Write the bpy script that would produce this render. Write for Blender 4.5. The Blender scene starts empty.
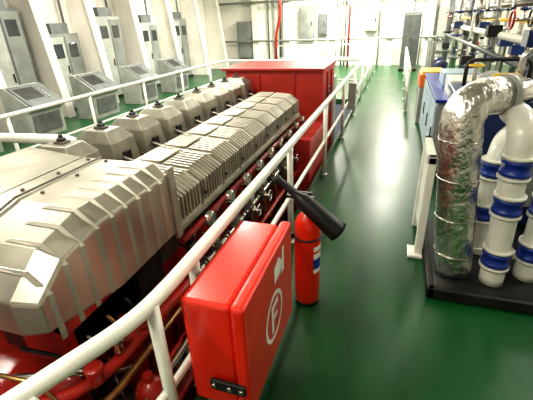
import bpy, math, random
from mathutils import Vector, Matrix
random.seed(7)
C=bpy.context.collection
# ---------------------------------------------------------------- materials
def mat(name,col,rough=.5,metal=0,var=.12,scale=6,bump=0,bscale=40,coat=0,emit=0,rvar=0,col2=None,stretch=None):
    m=bpy.data.materials.new(name);m.use_nodes=True
    nt=m.node_tree;b=nt.nodes['Principled BSDF']
    b.inputs['Roughness'].default_value=rough;b.inputs['Metallic'].default_value=metal
    if coat:
        b.inputs['Coat Weight'].default_value=coat;b.inputs['Coat Roughness'].default_value=.12
    tc=nt.nodes.new('ShaderNodeTexCoord')
    mp=nt.nodes.new('ShaderNodeMapping');nt.links.new(tc.outputs['Object'],mp.inputs['Vector'])
    if stretch: mp.inputs['Scale'].default_value=stretch
    n=nt.nodes.new('ShaderNodeTexNoise');n.inputs['Scale'].default_value=scale;n.inputs['Detail'].default_value=5
    nt.links.new(mp.outputs['Vector'],n.inputs['Vector'])
    r=nt.nodes.new('ShaderNodeValToRGB');nt.links.new(n.outputs['Fac'],r.inputs['Fac'])
    r.color_ramp.elements[0].position=.3;r.color_ramp.elements[1].position=.7
    c2=col2 if col2 else tuple(c*(1-var*2) for c in col)
    r.color_ramp.elements[0].color=(*c2,1);r.color_ramp.elements[1].color=(*[min(1,c*(1+var)) for c in col],1)
    nt.links.new(r.outputs['Color'],b.inputs['Base Color'])
    if rvar:
        mr=nt.nodes.new('ShaderNodeMapRange');mr.inputs['To Min'].default_value=max(.02,rough-rvar);mr.inputs['To Max'].default_value=rough+rvar
        nt.links.new(n.outputs['Fac'],mr.inputs['Value']);nt.links.new(mr.outputs['Result'],b.inputs['Roughness'])
    if bump:
        n2=nt.nodes.new('ShaderNodeTexNoise');n2.inputs['Scale'].default_value=bscale;n2.inputs['Detail'].default_value=4
        nt.links.new(mp.outputs['Vector'],n2.inputs['Vector'])
        bp=nt.nodes.new('ShaderNodeBump');bp.inputs['Strength'].default_value=bump;bp.inputs['Distance'].default_value=.02
        nt.links.new(n2.outputs['Fac'],bp.inputs['Height']);nt.links.new(bp.outputs['Normal'],b.inputs['Normal'])
    if emit:
        b.inputs['Emission Color'].default_value=(1,.97,.9,1);b.inputs['Emission Strength'].default_value=emit
    return m
STEEL=mat('cladding_steel',(.46,.43,.36),.38,.82,.14,3,.05,6,rvar=.08)
STEELD=mat('steel_dark',(.18,.165,.14),.42,.7,.2,8,.1,20)
HATM=mat('head_cover_metal',(.38,.36,.30),.38,.75,.15,5,.08,15)
GREEN=mat('green_deck_paint',(.003,.066,.013),.33,0,.10,1.3,.03,20,coat=.0,rvar=.08)
RED=mat('red_engine_paint',(.40,.020,.012),.32,0,.25,5,.06,15,coat=.3)
REDB=mat('cabinet_red_gelcoat',(.72,.022,.004),.3,0,.05,3,.02,8,coat=.35)
REDO=mat('box_red_paint',(.42,.024,.014),.45,0,.12,3,.03,10)
WHITE=mat('white_paint',(.80,.80,.71),.32,0,.05,7,.03,20,coat=.3)
WALL=mat('wall_white_paint',(.80,.76,.69),.5,0,.07,1.2,.03,6)
WALLD=mat('wall_grey_panel',(.20,.21,.19),.5,0,.15,2,.03,6)
GREY=mat('grey_enamel',(.13,.14,.135),.4,.1,.15,5,.03,15)
GREYL=mat('light_grey_enamel',(.34,.35,.32),.4,0,.1,5,.03,15)
DARK=mat('oily_dark',(.018,.015,.014),.5,.1,.4,6,.1,20)
BLACK=mat('black_rubber',(.010,.010,.011),.42,0,.2,10,.05,60)
BLUE=mat('navy_paint',(.012,.03,.13),.35,0,.15,4,.03,15,coat=.3)
BLUEB=mat('blue_band',(.01,.04,.30),.35,0,.1,8)
BLUEL=mat('pale_blue_panel',(.46,.58,.68),.35,0,.05,4)
YEL=mat('yellow_paint',(.75,.48,.03),.4,0,.1,6)
ORG=mat('orange_plastic',(.85,.20,.03),.4,0,.1,6)
FOIL=mat('aluminium_foil',(.76,.74,.69),.26,1,.12,9,.9,24,rvar=.1,stretch=(1,1,.6))
CHROME=mat('bright_steel',(.60,.58,.54),.22,1,.08,8)
SIGN=mat('sign_white',(.85,.83,.80),.4,0,.04,8)
GLASS=mat('dark_window',(.03,.035,.04),.12,0,.2,3,coat=.5)
LAMP=mat('fluorescent_tube',(1,1,1),.5,emit=9)
LAMPB=mat('lamp_housing',(.7,.7,.68),.5)
COPPER=mat('brass_fitting',(.45,.28,.11),.3,.9,.15,10)
# ---------------------------------------------------------------- builder
class B:
    def __init__(s,name,bevel=0,seg=2):
        s.n=name;s.v=[];s.f=[];s.mi=[];s.sm=[];s.mats=[];s.bev=bevel;s.seg=seg
    def m(s,mt):
        if mt not in s.mats:s.mats.append(mt)
        return s.mats.index(mt)
    def add(s,vs,fs,mt,smooth=False):
        o=len(s.v);s.v+=[tuple(v) for v in vs];k=s.m(mt)
        for i,f in enumerate(fs):
            s.f.append([a+o for a in f]);s.mi.append(k);s.sm.append(smooth if not isinstance(smooth,list) else smooth[i])
        return s
    def box(s,x0,x1,y0,y1,z0,z1,mt,M=None,taper=0,ty=None):
        t=taper;t2=t if ty is None else ty
        vs=[(x0,y0,z0),(x1,y0,z0),(x1,y1,z0),(x0,y1,z0),(x0+t,y0+t2,z1),(x1-t,y0+t2,z1),(x1-t,y1-t2,z1),(x0+t,y1-t2,z1)]
        if M: vs=[M@Vector(v) for v in vs]
        return s.add(vs,[(0,3,2,1),(4,5,6,7),(0,1,5,4),(1,2,6,5),(2,3,7,6),(3,0,4,7)],mt)
    def prism(s,poly,a,b,mt,axis='Y'):
        n=len(poly)
        def P(p,t):
            if axis=='Y':return (p[0],t,p[1])
            if axis=='X':return (t,p[0],p[1])
            return (p[0],p[1],t)
        vs=[P(p,a) for p in poly]+[P(p,b) for p in poly]
        fs=[(i,(i+1)%n,(i+1)%n+n,i+n) for i in range(n)]+[tuple(range(n))[::-1],tuple(range(n,2*n))]
        return s.add(vs,fs,mt)
    def tube(s,pts,r,mt,n=14,caps=True):
        pts=[Vector(p) for p in pts]
        if not isinstance(r,(list,tuple)): r=[r]*len(pts)
        tang=[]
        for i in range(len(pts)):
            a=pts[max(0,i-1)];b=pts[min(len(pts)-1,i+1)]
            t=(b-a)
            if 0<i<len(pts)-1: t=(pts[i]-a).normalized()+(b-pts[i]).normalized()
            tang.append(t.normalized() if t.length>1e-9 else Vector((0,0,1)))
        t0=tang[0];up=Vector((0,0,1)) if abs(t0.z)<.9 else Vector((1,0,0))
        nn=t0.cross(up).normalized();vs=[]
        for i,p in enumerate(pts):
            t=tang[i];nn=(nn-t*nn.dot(t)).normalized();bb=t.cross(nn)
            for k in range(n):
                a=2*math.pi*k/n;vs.append(p+(nn*math.cos(a)+bb*math.sin(a))*r[i])
        fs=[]
        for i in range(len(pts)-1):
            for k in range(n):
                k2=(k+1)%n;fs.append((i*n+k,i*n+k2,(i+1)*n+k2,(i+1)*n+k))
        sm=[True]*len(fs)
        if caps:
            fs.append(tuple(range(n))[::-1]);fs.append(tuple(range((len(pts)-1)*n,len(pts)*n)));sm+=[False,False]
        return s.add(vs,fs,mt,sm)
    def path(s,pts,r,mt,bend=.1,n=14,k=6):
        pts=[Vector(p) for p in pts];out=[pts[0]]
        for i in range(1,len(pts)-1):
            a,b,c=pts[i-1],pts[i],pts[i+1]
            d1=min(bend,(a-b).length*.49);d2=min(bend,(c-b).length*.49)
            p0=b+(a-b).normalized()*d1;p2=b+(c-b).normalized()*d2
            for j in range(k+1):
                t=j/k;out.append(p0*(1-t)**2+b*2*t*(1-t)+p2*t*t)
        out.append(pts[-1]);return s.tube(out,r,mt,n)
    def lathe(s,c,prof,mt,axis='Z',n=24):
        c=Vector(c)
        ax={'Z':Vector((0,0,1)),'X':Vector((1,0,0)),'Y':Vector((0,1,0))}[axis] if isinstance(axis,str) else Vector(axis).normalized()
        u=ax.orthogonal().normalized();w=ax.cross(u);vs=[]
        for r,h in prof:
            for k in range(n):
                a=2*math.pi*k/n;vs.append(c+ax*h+(u*math.cos(a)+w*math.sin(a))*max(r,.0005))
        fs=[];sm=[]
        for i in range(len(prof)-1):
            for k in range(n):
                k2=(k+1)%n;fs.append((i*n+k,i*n+k2,(i+1)*n+k2,(i+1)*n+k));sm.append(True)
        fs.append(tuple(range(n))[::-1]);fs.append(tuple(range((len(prof)-1)*n,len(prof)*n)));sm+=[False,False]
        return s.add(vs,fs,mt,sm)
    def ring(s,c,R,r,mt,axis='Z',n=24):
        c=Vector(c);ax={'Z':Vector((0,0,1)),'X':Vector((1,0,0)),'Y':Vector((0,1,0))}[axis]
        u=ax.orthogonal().normalized();w=ax.cross(u)
        m=8;vs=[]
        for k in range(n):
            a=2*math.pi*k/n;d=u*math.cos(a)+w*math.sin(a)
            for j in range(m):
                b=2*math.pi*j/m;vs.append(c+d*(R+r*math.cos(b))+ax*r*math.sin(b))
        fs=[(k*m+j,((k+1)%n)*m+j,((k+1)%n)*m+(j+1)%m,k*m+(j+1)%m) for k in range(n) for j in range(m)]
        return s.add(vs,fs,mt,True)
    def done(s):
        me=bpy.data.meshes.new(s.n);me.from_pydata(s.v,[],s.f)
        for m_ in s.mats:me.materials.append(m_)
        me.polygons.foreach_set('material_index',s.mi);me.polygons.foreach_set('use_smooth',s.sm)
        me.update()
        o=bpy.data.objects.new(s.n,me);C.objects.link(o)
        import bmesh
        bm=bmesh.new();bm.from_mesh(me);bmesh.ops.recalc_face_normals(bm,faces=bm.faces);bm.to_mesh(me);bm.free()
        if s.bev:
            md=o.modifiers.new('bevel','BEVEL');md.width=s.bev;md.segments=s.seg;md.limit_method='ANGLE';md.angle_limit=math.radians(40)
        return o
def group(name,objs):
    e=bpy.data.objects.new(name,None);C.objects.link(e)
    for o in objs:o.parent=e
    return e
# ---------------------------------------------------------------- room
XL,XR,YF,YB,ZC=-9.0,5.0,-3.0,19.5,4.2
f=B('floor')
f.box(-.93,XR,YF,YB,-.15,0,GREEN);f.box(XL,-5.1,YF,YB,-.15,0,GREEN);f.box(-5.1,-.93,11.0,YB,-.15,0,GREEN)
f.box(-5.1,-.93,YF,11.0,-1.75,-1.6,DARK)
f.box(-.95,-.93,YF,11,-1.6,-.0,GREY);f.box(-5.12,-5.1,YF,11,-1.6,0,GREY)
f.box(-.95,-.90,YF,YB-2,0,.07,GREEN)
f.done()
B('ceiling').box(XL,XR,YF,YB,ZC,ZC+.1,WALL).done()
B('wall_back').box(XL,XR,YB,YB+.15,-.1,ZC,WALL).done()
B('wall_left').box(XL-.15,XL,YF,YB,-.1,ZC,WALL).done()
B('wall_right').box(XR,XR+.15,YF,YB,-.1,ZC,WALL).done()
B('wall_front').box(XL,XR,YF-.15,YF,-1.7,ZC,WALL).done()
XW=XL+.01
for i,y in enumerate([3.2,4.7,6.2,7.8,9.6,11.6,13.8,16.0,18.2]):
    b=B('hull_frame',.01)
    b.prism([(XW,0),(XW+1.0,0),(XW+.55,ZC-.01),(XW,ZC-.01)],y-.03,y+.03,WALL)
    wv=.12
    b.add([(XW+.97,y-wv,0),(XW+1.02,y-wv,0),(XW+1.02,y+wv,0),(XW+.97,y+wv,0),(XW+.52,y-wv,ZC-.01),(XW+.57,y-wv,ZC-.01),(XW+.57,y+wv,ZC-.01),(XW+.52,y+wv,ZC-.01)],
          [(0,3,2,1),(4,5,6,7),(0,1,5,4),(1,2,6,5),(2,3,7,6),(3,0,4,7)],WALL)
    b.done()
for i,y in enumerate([3.95,5.45,7.0,8.7,10.6,12.7,14.9]):
    b=B('electrical_cabinet',.012)
    zt=[2.3,1.9,2.6,2.0,2.4,2.2,2.3][i]
    b.box(XW+.02,XW+.45,y-.55,y+.55,.1,zt,[WALLD,GREYL,GREY,WALLD,GREYL,GREYL,WALLD][i])
    b.box(XW+.45,XW+.47,y-.5,y-.03,.2,zt-.08,GREYL);b.box(XW+.45,XW+.47,y+.03,y+.5,.2,zt-.08,WALLD)
    for k in range(2): b.box(XW+.47,XW+.485,y-.42+.52*k,y-.12+.52*k,zt-.6,zt-.25,GLASS)
    b.box(XW+.47,XW+.50,y-.10,y-.07,1.0,1.2,BLACK)
    b.box(XW+.05,XW+.4,y-.3,y+.3,zt,zt+.25,GREY)
    b.tube([(XW+.2,y-.35,zt-.1),(XW+.2,y-.35,ZC-.02)],.05,GREYL,12);b.tube([(XW+.2,y+.4,zt-.1),(XW+.2,y+.4,ZC-.02)],.035,GREY,12)
    b.box(XW+.02,XW+.5,y-.58,y+.58,0,.1,DARK)
    b.done()
for y in [4.6,6.2,8.1,10.0,12.0]:
    b=B('control_console',.015)
    X=-7.3
    b.prism([(X-.35,0),(X+.22,0),(X+.25,.55),(X+.42,.66),(X-.2,1.06),(X-.35,1.06)],y-.45,y+.45,GREYL)
    M=Matrix.Translation((X+.11,y,.875))@Matrix.Rotation(math.atan2(.40,.62),4,'Y')
    b.box(-.33,.33,-.42,.42,-.01,.018,GREY,M);b.box(-.24,.12,-.34,.12,.01,.025,DARK,M)
    for k in range(4): b.box(-.15+.09*k,-.11+.09*k,.18,.22,.012,.04,GREYL,M)
    b.box(X-.32,X+.18,y-.40,y+.40,-.0,.05,DARK)
    b.box(X+.22,X+.26,y-.35,y+.35,.12,.5,GREY)
    b.done()
# ---------------------------------------------------------------- railings
def rail(name,pts,h,posts,r=.028,mids=(.5,),z0=0,rp=None,bend=.15):
    b=B(name)
    b.path([(p[0],p[1],h+z0) for p in pts],r,WHITE,bend,16)
    for m_ in mids:b.path([(p[0],p[1],h*m_+z0) for p in pts],r*.62,WHITE,bend,12)
    for p in posts:
        b.tube([(p[0],p[1],z0),(p[0],p[1],h+z0)],rp or r*.8,WHITE,12)
        b.lathe((p[0],p[1],z0),[(.05,0),(.05,.012),(.03,.014)],WHITE,n=14)
    return b.done()
PX=-.87
rail('walkway_railing',[(-1.22,.05),(PX-.02,.88),(PX,1.1),(PX,17.2)],1.05,[(-1.02,.52),(PX,1.0),(PX,1.36)]+[(PX,3.26+1.95*k) for k in range(8)],.035,rp=.03)
rail('port_railing',[(-5.05,-2.5),(-5.05,10.9),(-4.9,11.05),(-.95,11.05)],1.05,[(-5.05,-1+1.6*k) for k in range(8)]+[(-3.7,11.05),(-2.4,11.05)],.032)
rail('aft_platform_railing',[(-5.2,17.6),(-1.0,17.6)],1.05,[(-5.2+.84*k,17.6) for k in range(6)],.035,rp=.025)
rail('starboard_guard_railing',[(.3,9.6),(.3,16.5)],.95,[(.3,9.7),(.3,11.2),(.3,12.9),(.3,14.6),(.3,16.4)],.04)
b=B('railing_junction_box',.01)
b.box(-.84,-.70,7.6,7.95,.45,.95,GREYL);b.box(-.70,-.69,7.63,7.92,.48,.92,WHITE);b.lathe((-.69,7.78,.8),[(.06,0),(.06,.02),(.03,.03)],SIGN,'X')
b.done()
# ---------------------------------------------------------------- engine
ENG=[]
e=B('engine_block',.01)
e.box(-2.85,-1.55,1.3,5.75,-1.25,.55,RED)
e.box(-2.6,-1.6,.3,1.3,-1.25,.2,RED)
e.box(-3.0,-1.35,.2,5.8,-1.6,-1.2,RED)
e.box(-2.95,-1.5,1.9,5.75,.5,.9,STEELD)
for k in range(9):
    y=2.15+.41*k
    e.box(-1.57,-1.48,y-.15,y+.15,-.75,-.25,RED)
    e.lathe((-1.48,y,-.5),[(.11,0),(.11,.03),(.05,.05)],RED,'X')
    e.lathe((-1.38,y,.12),[(.075,0),(.075,.22),(.06,.24),(.06,.34),(.04,.36),(.04,.46)],RED if k%3 else STEELD)
    e.box(-1.55,-1.29,y-.09,y+.09,-.05,.13,RED)
    e.lathe((-1.29,y,.03),[(.06,0),(.06,.03),(.03,.035)],CHROME,'X')
    e.lathe((-1.5,y+.2,.70),[(.065,0),(.065,.22),(.05,.24)],CHROME,'X')
    e.lathe((-1.3,y+.1,.56),[(.05,0),(.05,.10),(.035,.11)],CHROME,'X')
    e.path([(-1.38,y,.55),(-1.32,y,.68),(-1.48,y+.05,.8)],.014,CHROME,.04,8)
    e.path([(-1.3,y+.13,-.2),(-1.22,y+.13,.3),(-1.3,y+.13,.6),(-1.5,y+.13,.62)],.012,COPPER,.06,8)
    e.path([(-1.25,y-.1,-.3),(-1.17,y-.1,.1),(-1.2,y-.06,.5),(-1.45,y-.06,.6)],.010,BLACK,.06,8)
e.tube([(-1.24,1.7,.44),(-1.24,5.7,.44)],.028,CHROME);e.tube([(-1.22,1.6,-.12),(-1.22,5.7,-.12)],.045,RED)
e.tube([(-1.32,1.95,.72),(-1.32,5.7,.72)],.03,RED);e.tube([(-1.16,1.3,.22),(-1.16,5.7,.22)],.022,RED)
for y in [1.9,2.3,2.7,3.05,3.4,3.8,4.2,4.6,5.0]:
    e.ring((-1.13,y,.44),.055,.009,CHROME,'X');e.lathe((-1.2,y,.44),[(.035,0),(.035,.03),(.015,.04),(.015,.08)],CHROME,'X')
    e.box(-1.27,-1.2,y-.04,y+.04,.39,.49,STEELD)
e.box(-1.2,-.99,4.75,5.75,-1.6,.62,REDO);e.box(-1.22,-.975,4.73,5.76,.62,.66,RED)
ENG.append(e.done())
h=B('engine_exhaust_cover',.004)
prof=[(-1.98,.86),(-1.98,1.10),(-1.91,1.14),(-1.42,1.10),(-1.32,1.03),(-1.32,.83)]
y0=1.93;pitch=.395
for k in range(9):
    ya=y0+pitch*k
    h.prism(prof,ya+.010,ya+pitch-.010,STEEL)
    h.box(-1.9,-1.68,ya+.05,ya+pitch-.05,1.125,1.145,STEEL)
    for j in range(7):
        yy=ya+.035+j*.048
        pr=[(-1.66,1.115),(-1.64,1.139),(-1.43,1.122),(-1.305,1.035),(-1.305,.87),(-1.325,.86),(-1.33,1.02),(-1.43,1.095)]
        h.prism(pr,yy,yy+.022,STEEL)
    h.lathe((-1.31,ya+.02,.93),[(.012,0),(.012,.02)],DARK,'X',8)
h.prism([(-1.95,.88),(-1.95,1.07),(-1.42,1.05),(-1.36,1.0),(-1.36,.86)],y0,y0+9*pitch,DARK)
h.box(-1.4,-1.30,y0,y0+9*pitch,.80,.84,STEEL)
ENG.append(h.done())
def headcover(y):
    b=B('cylinder_head_cover',.022,3);x=-2.45
    b.box(x-.25,x+.25,y-.185,y+.185,.90,.98,STEELD)
    b.box(x-.23,x+.23,y-.175,y+.175,.98,1.20,HATM,None,.03,.02)
    b.box(x-.20,x+.20,y-.155,y+.155,1.20,1.29,HATM,None,.08,.06)
    b.box(x-.05,x+.05,y-.04,y+.04,1.28,1.31,STEELD)
    b.lathe((x,y,1.30),[(.035,0),(.035,.03),(.02,.035),(.015,.06)],DARK,n=12)
    b.tube([(x+.22,y-.06,1.05),(x+.40,y-.06,1.0)],.018,STEELD,8)
    b.box(x+.20,x+.235,y-.05,y+.05,1.0,1.1,DARK)
    return b.done()
for k in range(9): ENG.append(headcover(2.22+.455*k))
t=B('turbocharger_housing',.012)
sidep=[(.80,.92),(.80,1.10),(.98,1.25),(1.25,1.32),(1.90,1.32),(1.90,.82),(1.3,.80)]
xr=-1.29
n=len(sidep)
t.prism(sidep,-1.95,xr-.1,STEEL,'X')
ins=[(.84,.93),(.84,1.08),(1.0,1.20),(1.26,1.25),(1.87,1.25),(1.87,.84),(1.3,.83)]
vs=[(xr-.1,p[0],p[1]) for p in sidep]+[(xr,p[0],p[1]) for p in ins]
t.add(vs,[(i,(i+1)%n,(i+1)%n+n,i+n) for i in range(n)]+[tuple(range(n,2*n))],STEEL)
vs=[(-1.95,p[0],p[1]) for p in sidep]+[(-2.75,p[0]+.28,p[1]-.06) for p in sidep]
t.add(vs,[(i,(i+1)%n,(i+1)%n+n,i+n) for i in range(n)]+[tuple(range(n,2*n))],STEEL)
t.box(-2.0,-1.45,1.05,1.88,.45,.84,DARK)
ENG.append(t.done())
t=B('turbocharger_housing_folds',.003,1)
def ztop(y):
    return 1.32 if y>=1.25 else (1.25+(y-.98)*.26 if y>.98 else 1.10+(y-.8)*.83)
for y in [.90,1.01,1.12,1.23,1.34,1.45,1.56,1.67,1.78]:
    zt=ztop(y);q_=.018;o=.020
    outer=[(xr+o,.865),(xr+o,zt-.078),(xr-.09,zt+.014),(xr-.26,zt+.008)]
    base=[(xr-.002,.845),(xr-.002,zt-.085),(xr-.1,zt-.002),(xr-.30,zt-.002)]
    vs=[(p[0],y-q_,p[1]) for p in base]+[(p[0],y,p[1]) for p in outer]+[(p[0],y+q_,p[1]) for p in base]
    fs=[]
    for a_ in(0,4):
        for i in range(3):fs.append((a_+i,a_+i+1,a_+i+5,a_+i+4))
    fs+=[(0,4,8),(3,7,11),(0,8,9,1),(1,9,10,2),(2,10,11,3)]
    t.add(vs,fs,STEEL)
t.prism([(.81,1.095),(.98,1.255),(1.25,1.327),(1.9,1.327),(1.9,1.335),(1.25,1.338),(.975,1.265),(.80,1.105)],-1.80,-1.785,STEELD,'X')
for y in(1.35,1.6,1.85):
    for x in(-1.86,-1.72):t.lathe((x,y,1.32),[(.012,0),(.012,.012)],STEELD,n=8)
for k in range(5):t.lathe((-1.72,.83+.035*k,1.125+.029*k),[(.010,0),(.010,.01)],STEELD,(0,-.6,.8),8)
t.box(xr-.01,xr+.02,1.86,1.92,.80,1.30,STEEL)
ENG.append(t.done())
g=B('engine_auxiliary_pumps',.008)
for (x,y,r,zt) in [(-1.32,.80,.085,.50),(-1.13,1.15,.075,.40),(-1.35,1.30,.08,.62),(-1.62,.55,.12,.62),(-1.14,.84,.06,.2),(-1.1,1.55,.06,.35),(-1.25,1.75,.08,.55),(-1.5,1.0,.1,.55),(-1.9,.6,.12,.5)]:
    g.lathe((x,y,-.3),[(r*.8,0),(r*.8,zt*.5),(r*1.2,zt*.5),(r*1.2,zt*.56),(r,zt*.6),(r,zt+.12),(r*1.15,zt+.12),(r*1.15,zt+.17),(r*.7,zt+.22),(r*.35,zt+.23),(r*.35,zt+.28)],CHROME if r in(.06,) else RED)
    for a in range(6):
        g.lathe((x+r*1.02*math.cos(a),y+r*1.02*math.sin(a),-.3+zt+.17),[(.010,0),(.010,.015)],CHROME,n=6)
g.path([(-2.6,.45,.55),(-1.7,.5,.55),(-1.3,.95,.45),(-1.2,1.9,.5)],.035,RED,.2)
g.path([(-1.5,.3,.2),(-1.12,.6,.22),(-1.08,1.9,.3)],.025,CHROME,.1)
g.path([(-2.0,.3,.4),(-1.45,.5,.42),(-1.22,.95,.38),(-1.22,1.9,.38)],.022,COPPER,.1)
g.path([(-1.25,.3,-.3),(-1.25,.9,-.2),(-1.05,1.0,.1),(-1.05,2.2,.1)],.04,RED,.12)
for i,y in enumerate((.6,.8,.98,1.2,1.42,1.62,1.8)):
    z=.05+.13*(i%3)
    g.lathe((-1.14,y,z),[(.05,0),(.05,.03),(.02,.04),(.02,.09)],CHROME,'X');g.ring((-1.05,y,z),.045,.007,[RED,CHROME,DARK][i%3],'X')
for i in range(5):
    g.lathe((-1.25-.03*(i%2),.95+.2*i,.52),[(.035,0),(.035,.07),(.045,.07),(.045,.10),(.02,.11)],[RED,CHROME][i%2],n=14)
for (x,y) in [(-1.16,.62),(-1.38,.45)]:
    g.lathe((x,y,.02),[(.09,0),(.09,.30),(.10,.30),(.10,.34),(.07,.40),(.025,.41),(.025,.45)],RED);g.ring((x,y,.2),.092,.006,CHROME)
g.path([(-1.05,.9,-.3),(-1.03,1.0,.2),(-1.03,1.6,.2),(-1.1,1.6,-.4)],.014,BLACK,.1,10)
g.path([(-1.3,.6,.5),(-1.1,.75,.35),(-1.05,1.3,.0),(-1.2,1.5,-.5)],.014,BLACK,.2,10)
g.path([(-1.6,.8,.6),(-1.35,.9,.6),(-1.3,1.2,.3),(-1.3,1.9,.25)],.018,CHROME,.1,10)
g.box(-1.5,-1.2,.95,1.25,-.1,.12,STEELD);g.box(-1.55,-1.3,1.4,1.8,-.2,.3,RED);g.box(-1.35,-1.1,.45,.7,-.5,-.1,GREY)
g.box(-1.75,-1.45,1.0,1.6,.5,.78,RED);g.box(-1.5,-1.42,1.0,1.85,.72,.80,RED)
# gauges, lines and fittings visible below the housing
for i in range(6):
    yy=.62+.16*i
    g.path([(-1.7,yy,.62),(-1.45,yy+.03,.60),(-1.36,yy+.04,.45),(-1.34,yy+.05,.1)],.012,[CHROME,COPPER,BLACK][i%3],.06,8)
for (x,y,z) in[(-1.55,.50,.66),(-1.72,.48,.66),(-1.9,.46,.64)]:
    g.lathe((x,y,z),[(.05,0),(.05,.03),(.042,.032)],DARK,(.1,-.8,.6),18);g.lathe(Vector((x,y,z))+Vector((.1,-.8,.6)).normalized()*.031,[(.040,0),(.040,.003)],SIGN,(.1,-.8,.6),18)
ENG.append(g.done())
g=B('charge_air_pipe')
g.path([(-4.8,2.0,.75),(-4.8,3.0,1.0),(-3.1,3.0,1.05),(-2.85,2.75,.95),(-2.85,2.4,.5)],.055,WHITE,.25)
g.path([(-4.6,1.4,.7),(-3.3,2.0,.75),(-3.1,6.0,.75)],.045,WHITE,.25)
g.path([(-3.3,1.5,-.5),(-3.3,1.8,.6),(-3.3,6.2,.6)],.07,STEELD,.25)
g.path([(-3.9,1.5,-.5),(-3.9,2.8,.4),(-3.9,6.2,.4)],.1,GREYL,.25)
g.box(-4.85,-4.75,2.0,2.1,-1.6,.75,STEELD);g.box(-3.35,-3.25,5.0,5.1,-1.6,.75,STEELD)
ENG.append(g.done())
b=B('engine_service_grating',.004)
for k in range(28):b.box(-4.6,-3.5,.5+.2*k,.52+.2*k,-.45,-.41,STEELD)
for x in(-4.6,-4.05,-3.5):b.box(x-.03,x+.03,.4,6.1,-.5,-.41,GREY)
for y in(.6,3.2,5.9):
    b.box(-4.62,-4.54,y-.04,y+.04,-1.6,-.5,GREY);b.box(-3.56,-3.48,y-.04,y+.04,-1.6,-.5,GREY)
ENG.append(b.done())
group('marine_diesel_engine',ENG)
r=B('red_machinery_enclosure',.02)
r.box(-2.75,-1.08,6.14,7.3,-1.6,1.36,REDO)
r.box(-2.8,-1.06,6.09,7.35,1.36,1.40,REDO)
for x in(-2.15,-1.55):r.box(x-.015,x+.015,6.12,6.15,-1.5,1.36,RED)
for y in(6.5,6.9):r.box(-1.085,-1.055,y-.01,y+.01,-.0,1.3,RED)
for k in range(6):r.box(-1.08,-1.065,6.6,6.85,.6+.08*k,.63+.08*k,DARK)
r.box(-2.5,-1.3,7.5,9.2,-1.6,.9,GREYL)
r.done()
# ---------------------------------------------------------------- fire hose cabinet
c=B('cabinet_body',.022,3)
c.box(-.82,-.575,1.12,1.88,.35,1.0,REDB)
c.box(-.57,-.50,1.10,1.90,.33,1.02,REDB)
c1=c.done()
d=B('latch_and_hinges',.004)
d.box(-.70,-.52,1.085,1.105,.50,.56,BLACK)
for x in(-.68,-.60,-.54):d.lathe((x,1.09,.53),[(.014,0),(.014,.014)],CHROME,(0,-1,0),10)
for z in(.45,.9):d.box(-.60,-.52,1.89,1.91,z-.03,z+.03,BLACK)
for y in(1.3,1.7):d.box(-.838,-.82,y-.02,y+.02,.5,.95,WHITE)
d1=d.done()
s=B('fire_hose_sign')
cyy,czz,xs=1.50,.74,-.4985
def flat(poly,mt,dx=0):
    vs=[(xs+dx,p[0],p[1]) for p in poly]+[(xs+dx+.002,p[0],p[1]) for p in poly];k=len(poly)
    s.add(vs,[tuple(range(k))[::-1],tuple(range(k,2*k))]+[(i,(i+1)%k,(i+1)%k+k,i+k) for i in range(k)],mt)
N=40
ro,ri=.15,.126
for i in range(N):
    a=2*math.pi*i/N;b_=2*math.pi*(i+1)/N
    flat([(cyy+ro*math.cos(a),czz-.1+ro*math.sin(a)),(cyy+ro*math.cos(b_),czz-.1+ro*math.sin(b_)),(cyy+ri*math.cos(b_),czz-.1+ri*math.sin(b_)),(cyy+ri*math.cos(a),czz-.1+ri*math.sin(a))],SIGN)
def q(y0,y1,z0,z1):flat([(y0,z0),(y1,z0),(y1,z1),(y0,z1)],SIGN)
q(cyy-.05,cyy-.015,czz-.19,czz-.01);q(cyy-.015,cyy+.07,czz-.045,czz-.01);q(cyy-.015,cyy+.05,czz-.12,czz-.09)
flat([(1.52,.84),(1.62,.84),(1.66,.90),(1.60,.96),(1.52,.93)],SIGN)
flat([(1.64,.82),(1.70,.82),(1.70,.97),(1.67,.97)],SIGN)
s1=s.done()
group('fire_hose_cabinet',[c1,d1,s1])
# ---------------------------------------------------------------- fire extinguisher
x,y=-.515,2.42
c=B('fire_extinguisher')
c.lathe((x,y,.015),[(.085,0),(.10,.02),(.10,.03),(.10,.67),(.095,.72),(.075,.765),(.048,.795),(.036,.81)],REDB,n=28)
c.lathe((x,y,.825),[(.03,0),(.03,.05),(.022,.06),(.022,.09)],CHROME,n=16)
c.lathe((x,y,0),[(.095,0),(.095,.03)],BLACK,n=28)
def label(z0,z1,a0,a1,r_,mt,seg=10):
    vs=[];fs=[]
    for i in range(seg+1):
        a=math.radians(a0+(a1-a0)*i/seg)
        for rr,z in((r_,z0),(r_,z1)):vs.append((x+rr*math.cos(a),y+rr*math.sin(a),z))
    for i in range(seg):fs.append((2*i,2*i+2,2*i+3,2*i+1))
    c.add(vs,fs,mt,True)
label(.32,.56,-50,30,.1012,SIGN);label(.36,.45,-50,30,.1018,BLUEB);label(.50,.52,-50,30,.1018,REDB)
c.box(x-.16,x+.05,y-.015,y+.015,.92,.94,BLACK);c.box(x-.14,x+.03,y-.012,y+.012,.96,.975,BLACK)
c.box(x-.32,x-.09,y-.05,y-.03,.60,.64,BLACK);c.ring((x,y,.62),.103,.008,BLACK)
c.path([(x,y-.02,.89),(x-.02,y-.12,1.0),(-.66,2.25,1.12)],.016,BLACK,.08,10)
a=Vector((-.68,2.24,1.13));b_=Vector((-.27,2.28,.76));dv=b_-a
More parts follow.
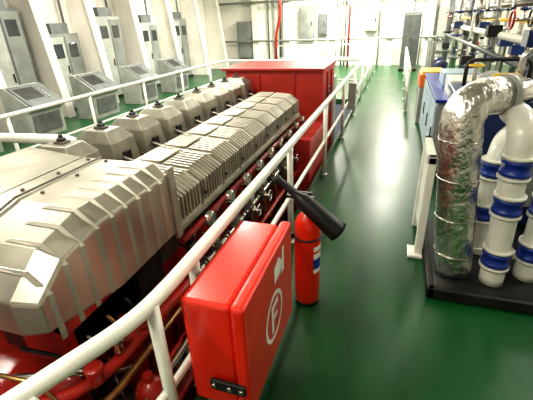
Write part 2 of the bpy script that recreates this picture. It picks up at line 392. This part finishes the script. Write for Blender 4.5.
c.tube([a-dv*.06,a,a+dv*.25,a+dv*.32,a+dv*.38,a+dv*.95,b_],[.022,.024,.024,.035,.055,.075,.078],BLACK,24)
c.done()
# ---------------------------------------------------------------- starboard equipment
b=B('drip_tray_base',.012)
b.box(.45,2.2,2.72,3.9,0,.10,BLACK);b.box(.42,2.2,2.69,2.75,0,.10,DARK);b.box(.42,.48,2.69,3.9,0,.10,DARK)
b.done()
p=B('foil_lagged_pipe')
tx=.49;zt=1.36
pts=[(.63,3.0,.103),(.63,3.0,.16)]+[(.63-.14*i/5,3.0,.103+(zt-.10)*i/5) for i in range(1,6)]
for k in range(1,9):
    a=math.pi/2*k/8;pts.append((tx-.015*math.sin(a)+.17*(1-math.cos(a)),3.0+.10*(1-math.cos(a)),zt+.19*math.sin(a)))
pts+=[(.76,3.17,zt+.19)]
p.tube(pts,[.142,.145,.146,.15,.146,.15,.148]+[.146]*4+[.135]*4+[.125],FOIL,32)
dd=Vector((.2,.12,0)).normalized()
p.lathe(Vector((.75,3.165,zt+.19)),[(.145,0),(.145,.04)],GREYL,dd)
p.path([(.75,3.165,zt+.19),(.95,3.3,zt+.19),(1.0,4.0,zt+.15)],.085,CHROME,.12,20)
for i in(.8,2.1,3.4,4.6):p.ring((.63-.14*i/5,3.0,.10+(zt-.10)*i/5),.150,.006,CHROME)
p.done()
p=B('white_cooling_pipe')
def elb(x,y,z0,z1,dx,dy,r,L=.5,R=.18,tl=0):
    pts=[(x,y,z0),(x,y,z0+.06),(x+tl,y,z1-R)]
    for k in range(1,9):
        a=math.pi/2*k/8;pts.append((x+tl+dx*R*(1-math.cos(a)),y+dy*R*(1-math.cos(a)),z1-R+R*math.sin(a)))
    pts.append((x+tl+dx*L,y+dy*L,z1));p.tube(pts,r,WHITE,22)
elb(.91,2.92,.103,1.42,-.05,.99,.09,.30,tl=-.04)
elb(.87,3.4,.103,1.12,.4,.9,.08,.4)
elb(1.18,3.05,.103,1.35,.5,.86,.085,.5)
for (x_,y_,z) in [(.89,2.92,.74),(.905,2.92,.28),(.88,2.92,1.04),(.87,3.4,.45),(.87,3.4,.85),(1.18,3.05,.7),(1.18,3.05,.3)]:
    p.lathe((x_,y_,z),[(.103,0),(.103,.025),(.095,.03),(.095,.085),(.103,.09),(.103,.115)],BLUEB)
    p.lathe((x_,y_,z-.03),[(.108,0),(.108,.02)],WHITE);p.lathe((x_,y_,z+.125),[(.108,0),(.108,.02)],WHITE)
p.box(.78,1.4,3.3,3.36,.103,.16,WHITE)
p.done()
p=B('pipe_support_frame',.008)
p.box(.34,.41,3.3,3.38,0,1.0,WHITE);p.box(.34,.41,3.9,3.98,0,1.0,WHITE);p.box(.34,.41,3.3,3.98,.93,1.0,WHITE);p.box(.36,.39,3.38,3.9,.15,.93,WHITE)
p.box(.28,.415,3.25,3.45,0,.03,WHITE)
p.done()
p=B('purifier_unit',.02)
p.box(.66,2.6,4.05,5.1,.08,1.28,BLUE);p.box(.62,2.6,4.0,5.15,1.28,1.34,BLUE)
p.box(.66,2.6,4.1,5.05,0,.08,DARK)
for k in range(3):
    p.lathe((.95+.6*k,4.6,1.34),[(.14,0),(.14,.05),(.11,.09),(.11,.16),(.05,.2)],[GREYL,CHROME,BLUE][k])
p.path([(.85,4.2,1.34),(.85,4.2,1.55),(1.15,4.25,1.55),(1.15,4.25,1.34)],.02,YEL,.1,10)
p.path([(1.15,4.4,1.34),(1.15,4.4,1.75),(2.6,4.4,1.75)],.03,CHROME,.1,10)
p.path([(.75,4.9,1.34),(.75,4.9,1.62),(1.4,5.0,1.62),(1.4,5.0,1.34)],.022,DARK,.1,10)
for (xx,m_) in((.82,YEL),(1.9,RED)):
    p.tube([(xx,4.75,1.34),(xx,4.75,1.58)],.02,CHROME,10);p.ring((xx,4.75,1.58),.07,.011,m_)
p.box(.64,.66,4.2,4.9,.4,1.1,GREYL)
for k in range(4):p.lathe((.74+.3*k,4.04,1.0),[(.05,0),(.05,.03)],CHROME,(0,-1,0),14)
p.box(.9,1.6,4.02,4.06,.3,.8,GREYL)
p.done()
p=B('switchboard_cabinet',.015)
p.box(.56,1.3,5.4,8.0,.1,1.05,GREYL);p.box(.58,1.28,5.45,7.95,0,.1,DARK)
for k in range(3):
    ya=5.45+.85*k
    p.box(.54,.56,ya,ya+.8,.15,1.0,BLUEL);p.box(.525,.54,ya+.05,ya+.1,.5,.7,BLACK)
p.box(.53,1.32,5.37,8.03,1.05,1.09,BLUEB)
p.box(.70,1.2,5.6,6.2,1.09,1.3,WHITE);p.box(.70,1.2,6.5,7.1,1.09,1.28,BLUEL)
p.done()
p=B('orange_storage_crate',.01)
p.box(.5,.95,8.5,9.3,.0,.75,GREYL);p.box(.48,.97,8.48,9.32,.75,1.0,ORG);p.box(.52,.93,8.52,9.28,1.0,1.05,YEL)
p.done()
p=B('blue_pump_skid',.015)
p.box(.65,1.4,9.8,12.4,0,.15,DARK)
for y in(10.2,11.0,11.8):
    p.lathe((1.0,y,.15),[(.2,0),(.2,.5),(.24,.52),(.24,.58),(.15,.6),(.15,.9),(.05,.95)],BLUE if y<11.5 else GREYL)
    p.path([(1.0,y,.3),(.8,y+.2,.3),(.8,y+.2,1.5)],.05,GREYL,.1)
p.done()
p=B('equipment_locker',.015)
p.box(.1,.75,17.2,17.8,.1,2.2,WALLD);p.box(.08,.77,17.18,17.82,0,.1,DARK)
p.box(.13,.42,17.18,17.2,.2,2.1,GREY);p.box(.45,.73,17.18,17.2,.2,2.1,GREY);p.box(.4,.42,17.15,17.18,1.1,1.3,BLACK)
p.done()
PW=[]
p=B('pipe_manifold')
random.seed(3)
for k in range(18):
    y=5.6+.6*k;x=1.55+.35*(k%4);r_=random.choice([.04,.06,.09,.03])
    p.tube([(x,y,0),(x,y,3.4)],r_,random.choice([WHITE,GREYL,CHROME,GREY,STEELD]),14)
    for z in(.9,1.5,2.1,2.7):
        p.lathe((x,y,z),[(r_*1.7,0),(r_*1.7,.05)],random.choice([GREY,BLUE,DARK]),n=14)
    zv=random.choice([1.3,1.6,1.8,2.0]);p.tube([(x,y,zv),(x-.3,y,zv)],.018,CHROME,8)
    p.ring((x-.3,y,zv),.1,.014,random.choice([RED,DARK,BLUE,DARK]),'X',18)
    p.box(x-.12,x+.1,y-.12,y+.12,zv-.3,zv-.12,random.choice([GREY,DARK,BLUE]))
for k,z in enumerate([1.45,1.72,1.95,2.2,2.5]):
    xx=1.5+.15*k
    p.tube([(xx,5.3,z),(xx,16,z)],[.04,.06,.03,.05,.07][k],[GREY,WHITE,YEL,STEELD,GREYL][k],12)
p.path([(1.5,5.35,.0),(1.5,5.35,1.95),(2.5,5.35,2.0),(3.5,5.5,2.0)],.035,GREY,.2)
p.path([(2.0,5.3,.0),(2.0,5.3,1.9),(3.5,5.3,1.9)],.05,CHROME,.2)
p.path([(2.7,5.4,.0),(2.7,5.25,1.65),(4.5,5.25,1.65)],.07,GREYL,.2)
for (x,y,z) in[(1.75,5.5,1.5),(2.3,5.45,1.7),(1.9,6.4,1.8),(2.6,6.2,1.9),(3.1,5.6,1.75)]:
    p.lathe((x,y,z),[(.09,0),(.09,.02),(.06,.04),(.1,.1),(.1,.16),(.03,.2),(.03,.3)],random.choice([DARK,GREY,BLUE]));p.ring((x,y,z+.3),.09,.012,RED if x<2 else DARK)
PW.append(p.done())
p=B('heat_exchanger',.02)
p.tube([(2.9,7.0,1.3),(2.9,7.1,1.3),(2.9,9.9,1.3),(2.9,10,1.3)],[.3,.38,.38,.3],GREYL,28)
for y in(7.4,9.6):
    p.lathe((2.9,y,1.3),[(.44,0),(.44,.06)],GREY,'Y',28);p.box(2.6,3.2,y+.1,y+.2,0,1.0,GREY)
PW.append(p.done())
group('cooling_water_pipework',PW)
# ---------------------------------------------------------------- back wall fittings
p=B('wall_switch_cabinet',.015)
YW=YB-.01
for (x0,x1,z0,z1,m_) in [(-4.6,-3.9,1.2,2.6,WALLD),(-3.7,-3.3,1.4,2.3,GREY),(-1.6,-1.0,1.5,2.4,GREYL),(1.5,2.4,.6,2.4,GREYL),(-7.8,-6.9,.4,2.1,WALLD)]:
    p.box(x0,x1,YW-.3,YW,z0,z1,m_);p.box(x0+.04,x1-.04,YW-.32,YW-.3,z0+.05,z1-.05,m_);p.box(x1-.12,x1-.08,YW-.34,YW-.32,(z0+z1)/2-.08,(z0+z1)/2+.08,BLACK)
p.done()
for x in(-6.8,-5.2,-3.0,-.4,1.2,3.2):
    B('bulkhead_stiffener',.01).box(x-.03,x+.03,YW-.35,YW,0,ZC-.01,WALL).box(x-.15,x+.15,YW-.38,YW-.35,0,ZC-.01,WALL).done()
p=B('red_fire_main_pipe')
p.path([(-4.95,16.5,0),(-4.95,16.5,1.6),(-4.75,16.5,2.2),(-4.75,16.5,ZC-.01)],.06,RED,.3)
p.path([(-2.2,18.8,0),(-2.2,18.8,ZC-.01)],.05,RED)
p.done()
p=B('wall_conduits')
for k,x in enumerate([-6.2,-5.9,-5.6,-2.6,-2.45,-.9,.5,.9]):
    p.tube([(x,YW-.08,0),(x,YW-.08,ZC-.01)],.035,GREYL if k%2 else GREY,10)
for z in(1.2,2.9):p.tube([(XL+.1,YW-.45,z),(XR-.1,YW-.45,z)],.05,GREYL,10)
p.done()
# ---------------------------------------------------------------- lights
def lamp(x,y,pw):
    b=B('ceiling_light',.01)
    b.box(x-.2,x+.2,y-.65,y+.65,ZC-.12,ZC-.002,LAMPB);b.tube([(x-.08,y-.6,ZC-.14),(x-.08,y+.6,ZC-.14)],.018,LAMP,8);b.tube([(x+.08,y-.6,ZC-.14),(x+.08,y+.6,ZC-.14)],.018,LAMP,8)
    o1=b.done()
    l=bpy.data.lights.new('ceiling_light_glow','AREA');l.shape='RECTANGLE';l.size=.35;l.size_y=1.3;l.energy=pw;l.color=(1,.965,.85)
    o=bpy.data.objects.new('light_glow',l);C.objects.link(o);o.location=(x,y,ZC-.2);o.parent=o1
for (x,y,pw) in [(-2.8,.0,85),(-3.0,3.6,120),(-3.0,7.4,85),(.9,6.5,16),(-.9,-.5,60),(-6.2,3.5,150),(-6.2,8,235),(-6.2,13,330),(-2.6,12,210),(-3,17,600),(.0,12.5,130),(.2,17,400),(3.4,4,75),(3.6,8,190),(3.6,13,280)]:  # lamp just behind the camera: added fill for the void under the housing
    lamp(x,y,pw)
wd=bpy.data.worlds.new('world');bpy.context.scene.world=wd;wd.use_nodes=True
wd.node_tree.nodes['Background'].inputs['Color'].default_value=(.9,.95,1,1);wd.node_tree.nodes['Background'].inputs['Strength'].default_value=.2
sc=bpy.context.scene
sc.view_settings.view_transform='Standard'
try: sc.view_settings.look='Medium High Contrast'
except Exception: pass
# ---------------------------------------------------------------- camera
cx=Vector((0.9505,0.1003,-0.2937));cy=Vector((0.308,-0.421,0.853));cd=Vector((0.038,0.9015,0.431))
right=Vector((cx[0],cy[0],-cd[0]));fwd=Vector((cx[2],cy[2],-cd[2]))
right.normalize();fwd=(fwd-right*fwd.dot(right)).normalized();up=right.cross(fwd)
M=Matrix((( right.x,up.x,-fwd.x,0),(right.y,up.y,-fwd.y,0),(right.z,up.z,-fwd.z,2.1),(0,0,0,1)))
cam=bpy.data.cameras.new('camera');o=bpy.data.objects.new('camera',cam);C.objects.link(o);o.matrix_world=M
cam.sensor_width=36;cam.lens=36*375/533;cam.clip_start=.02
sc.camera=o
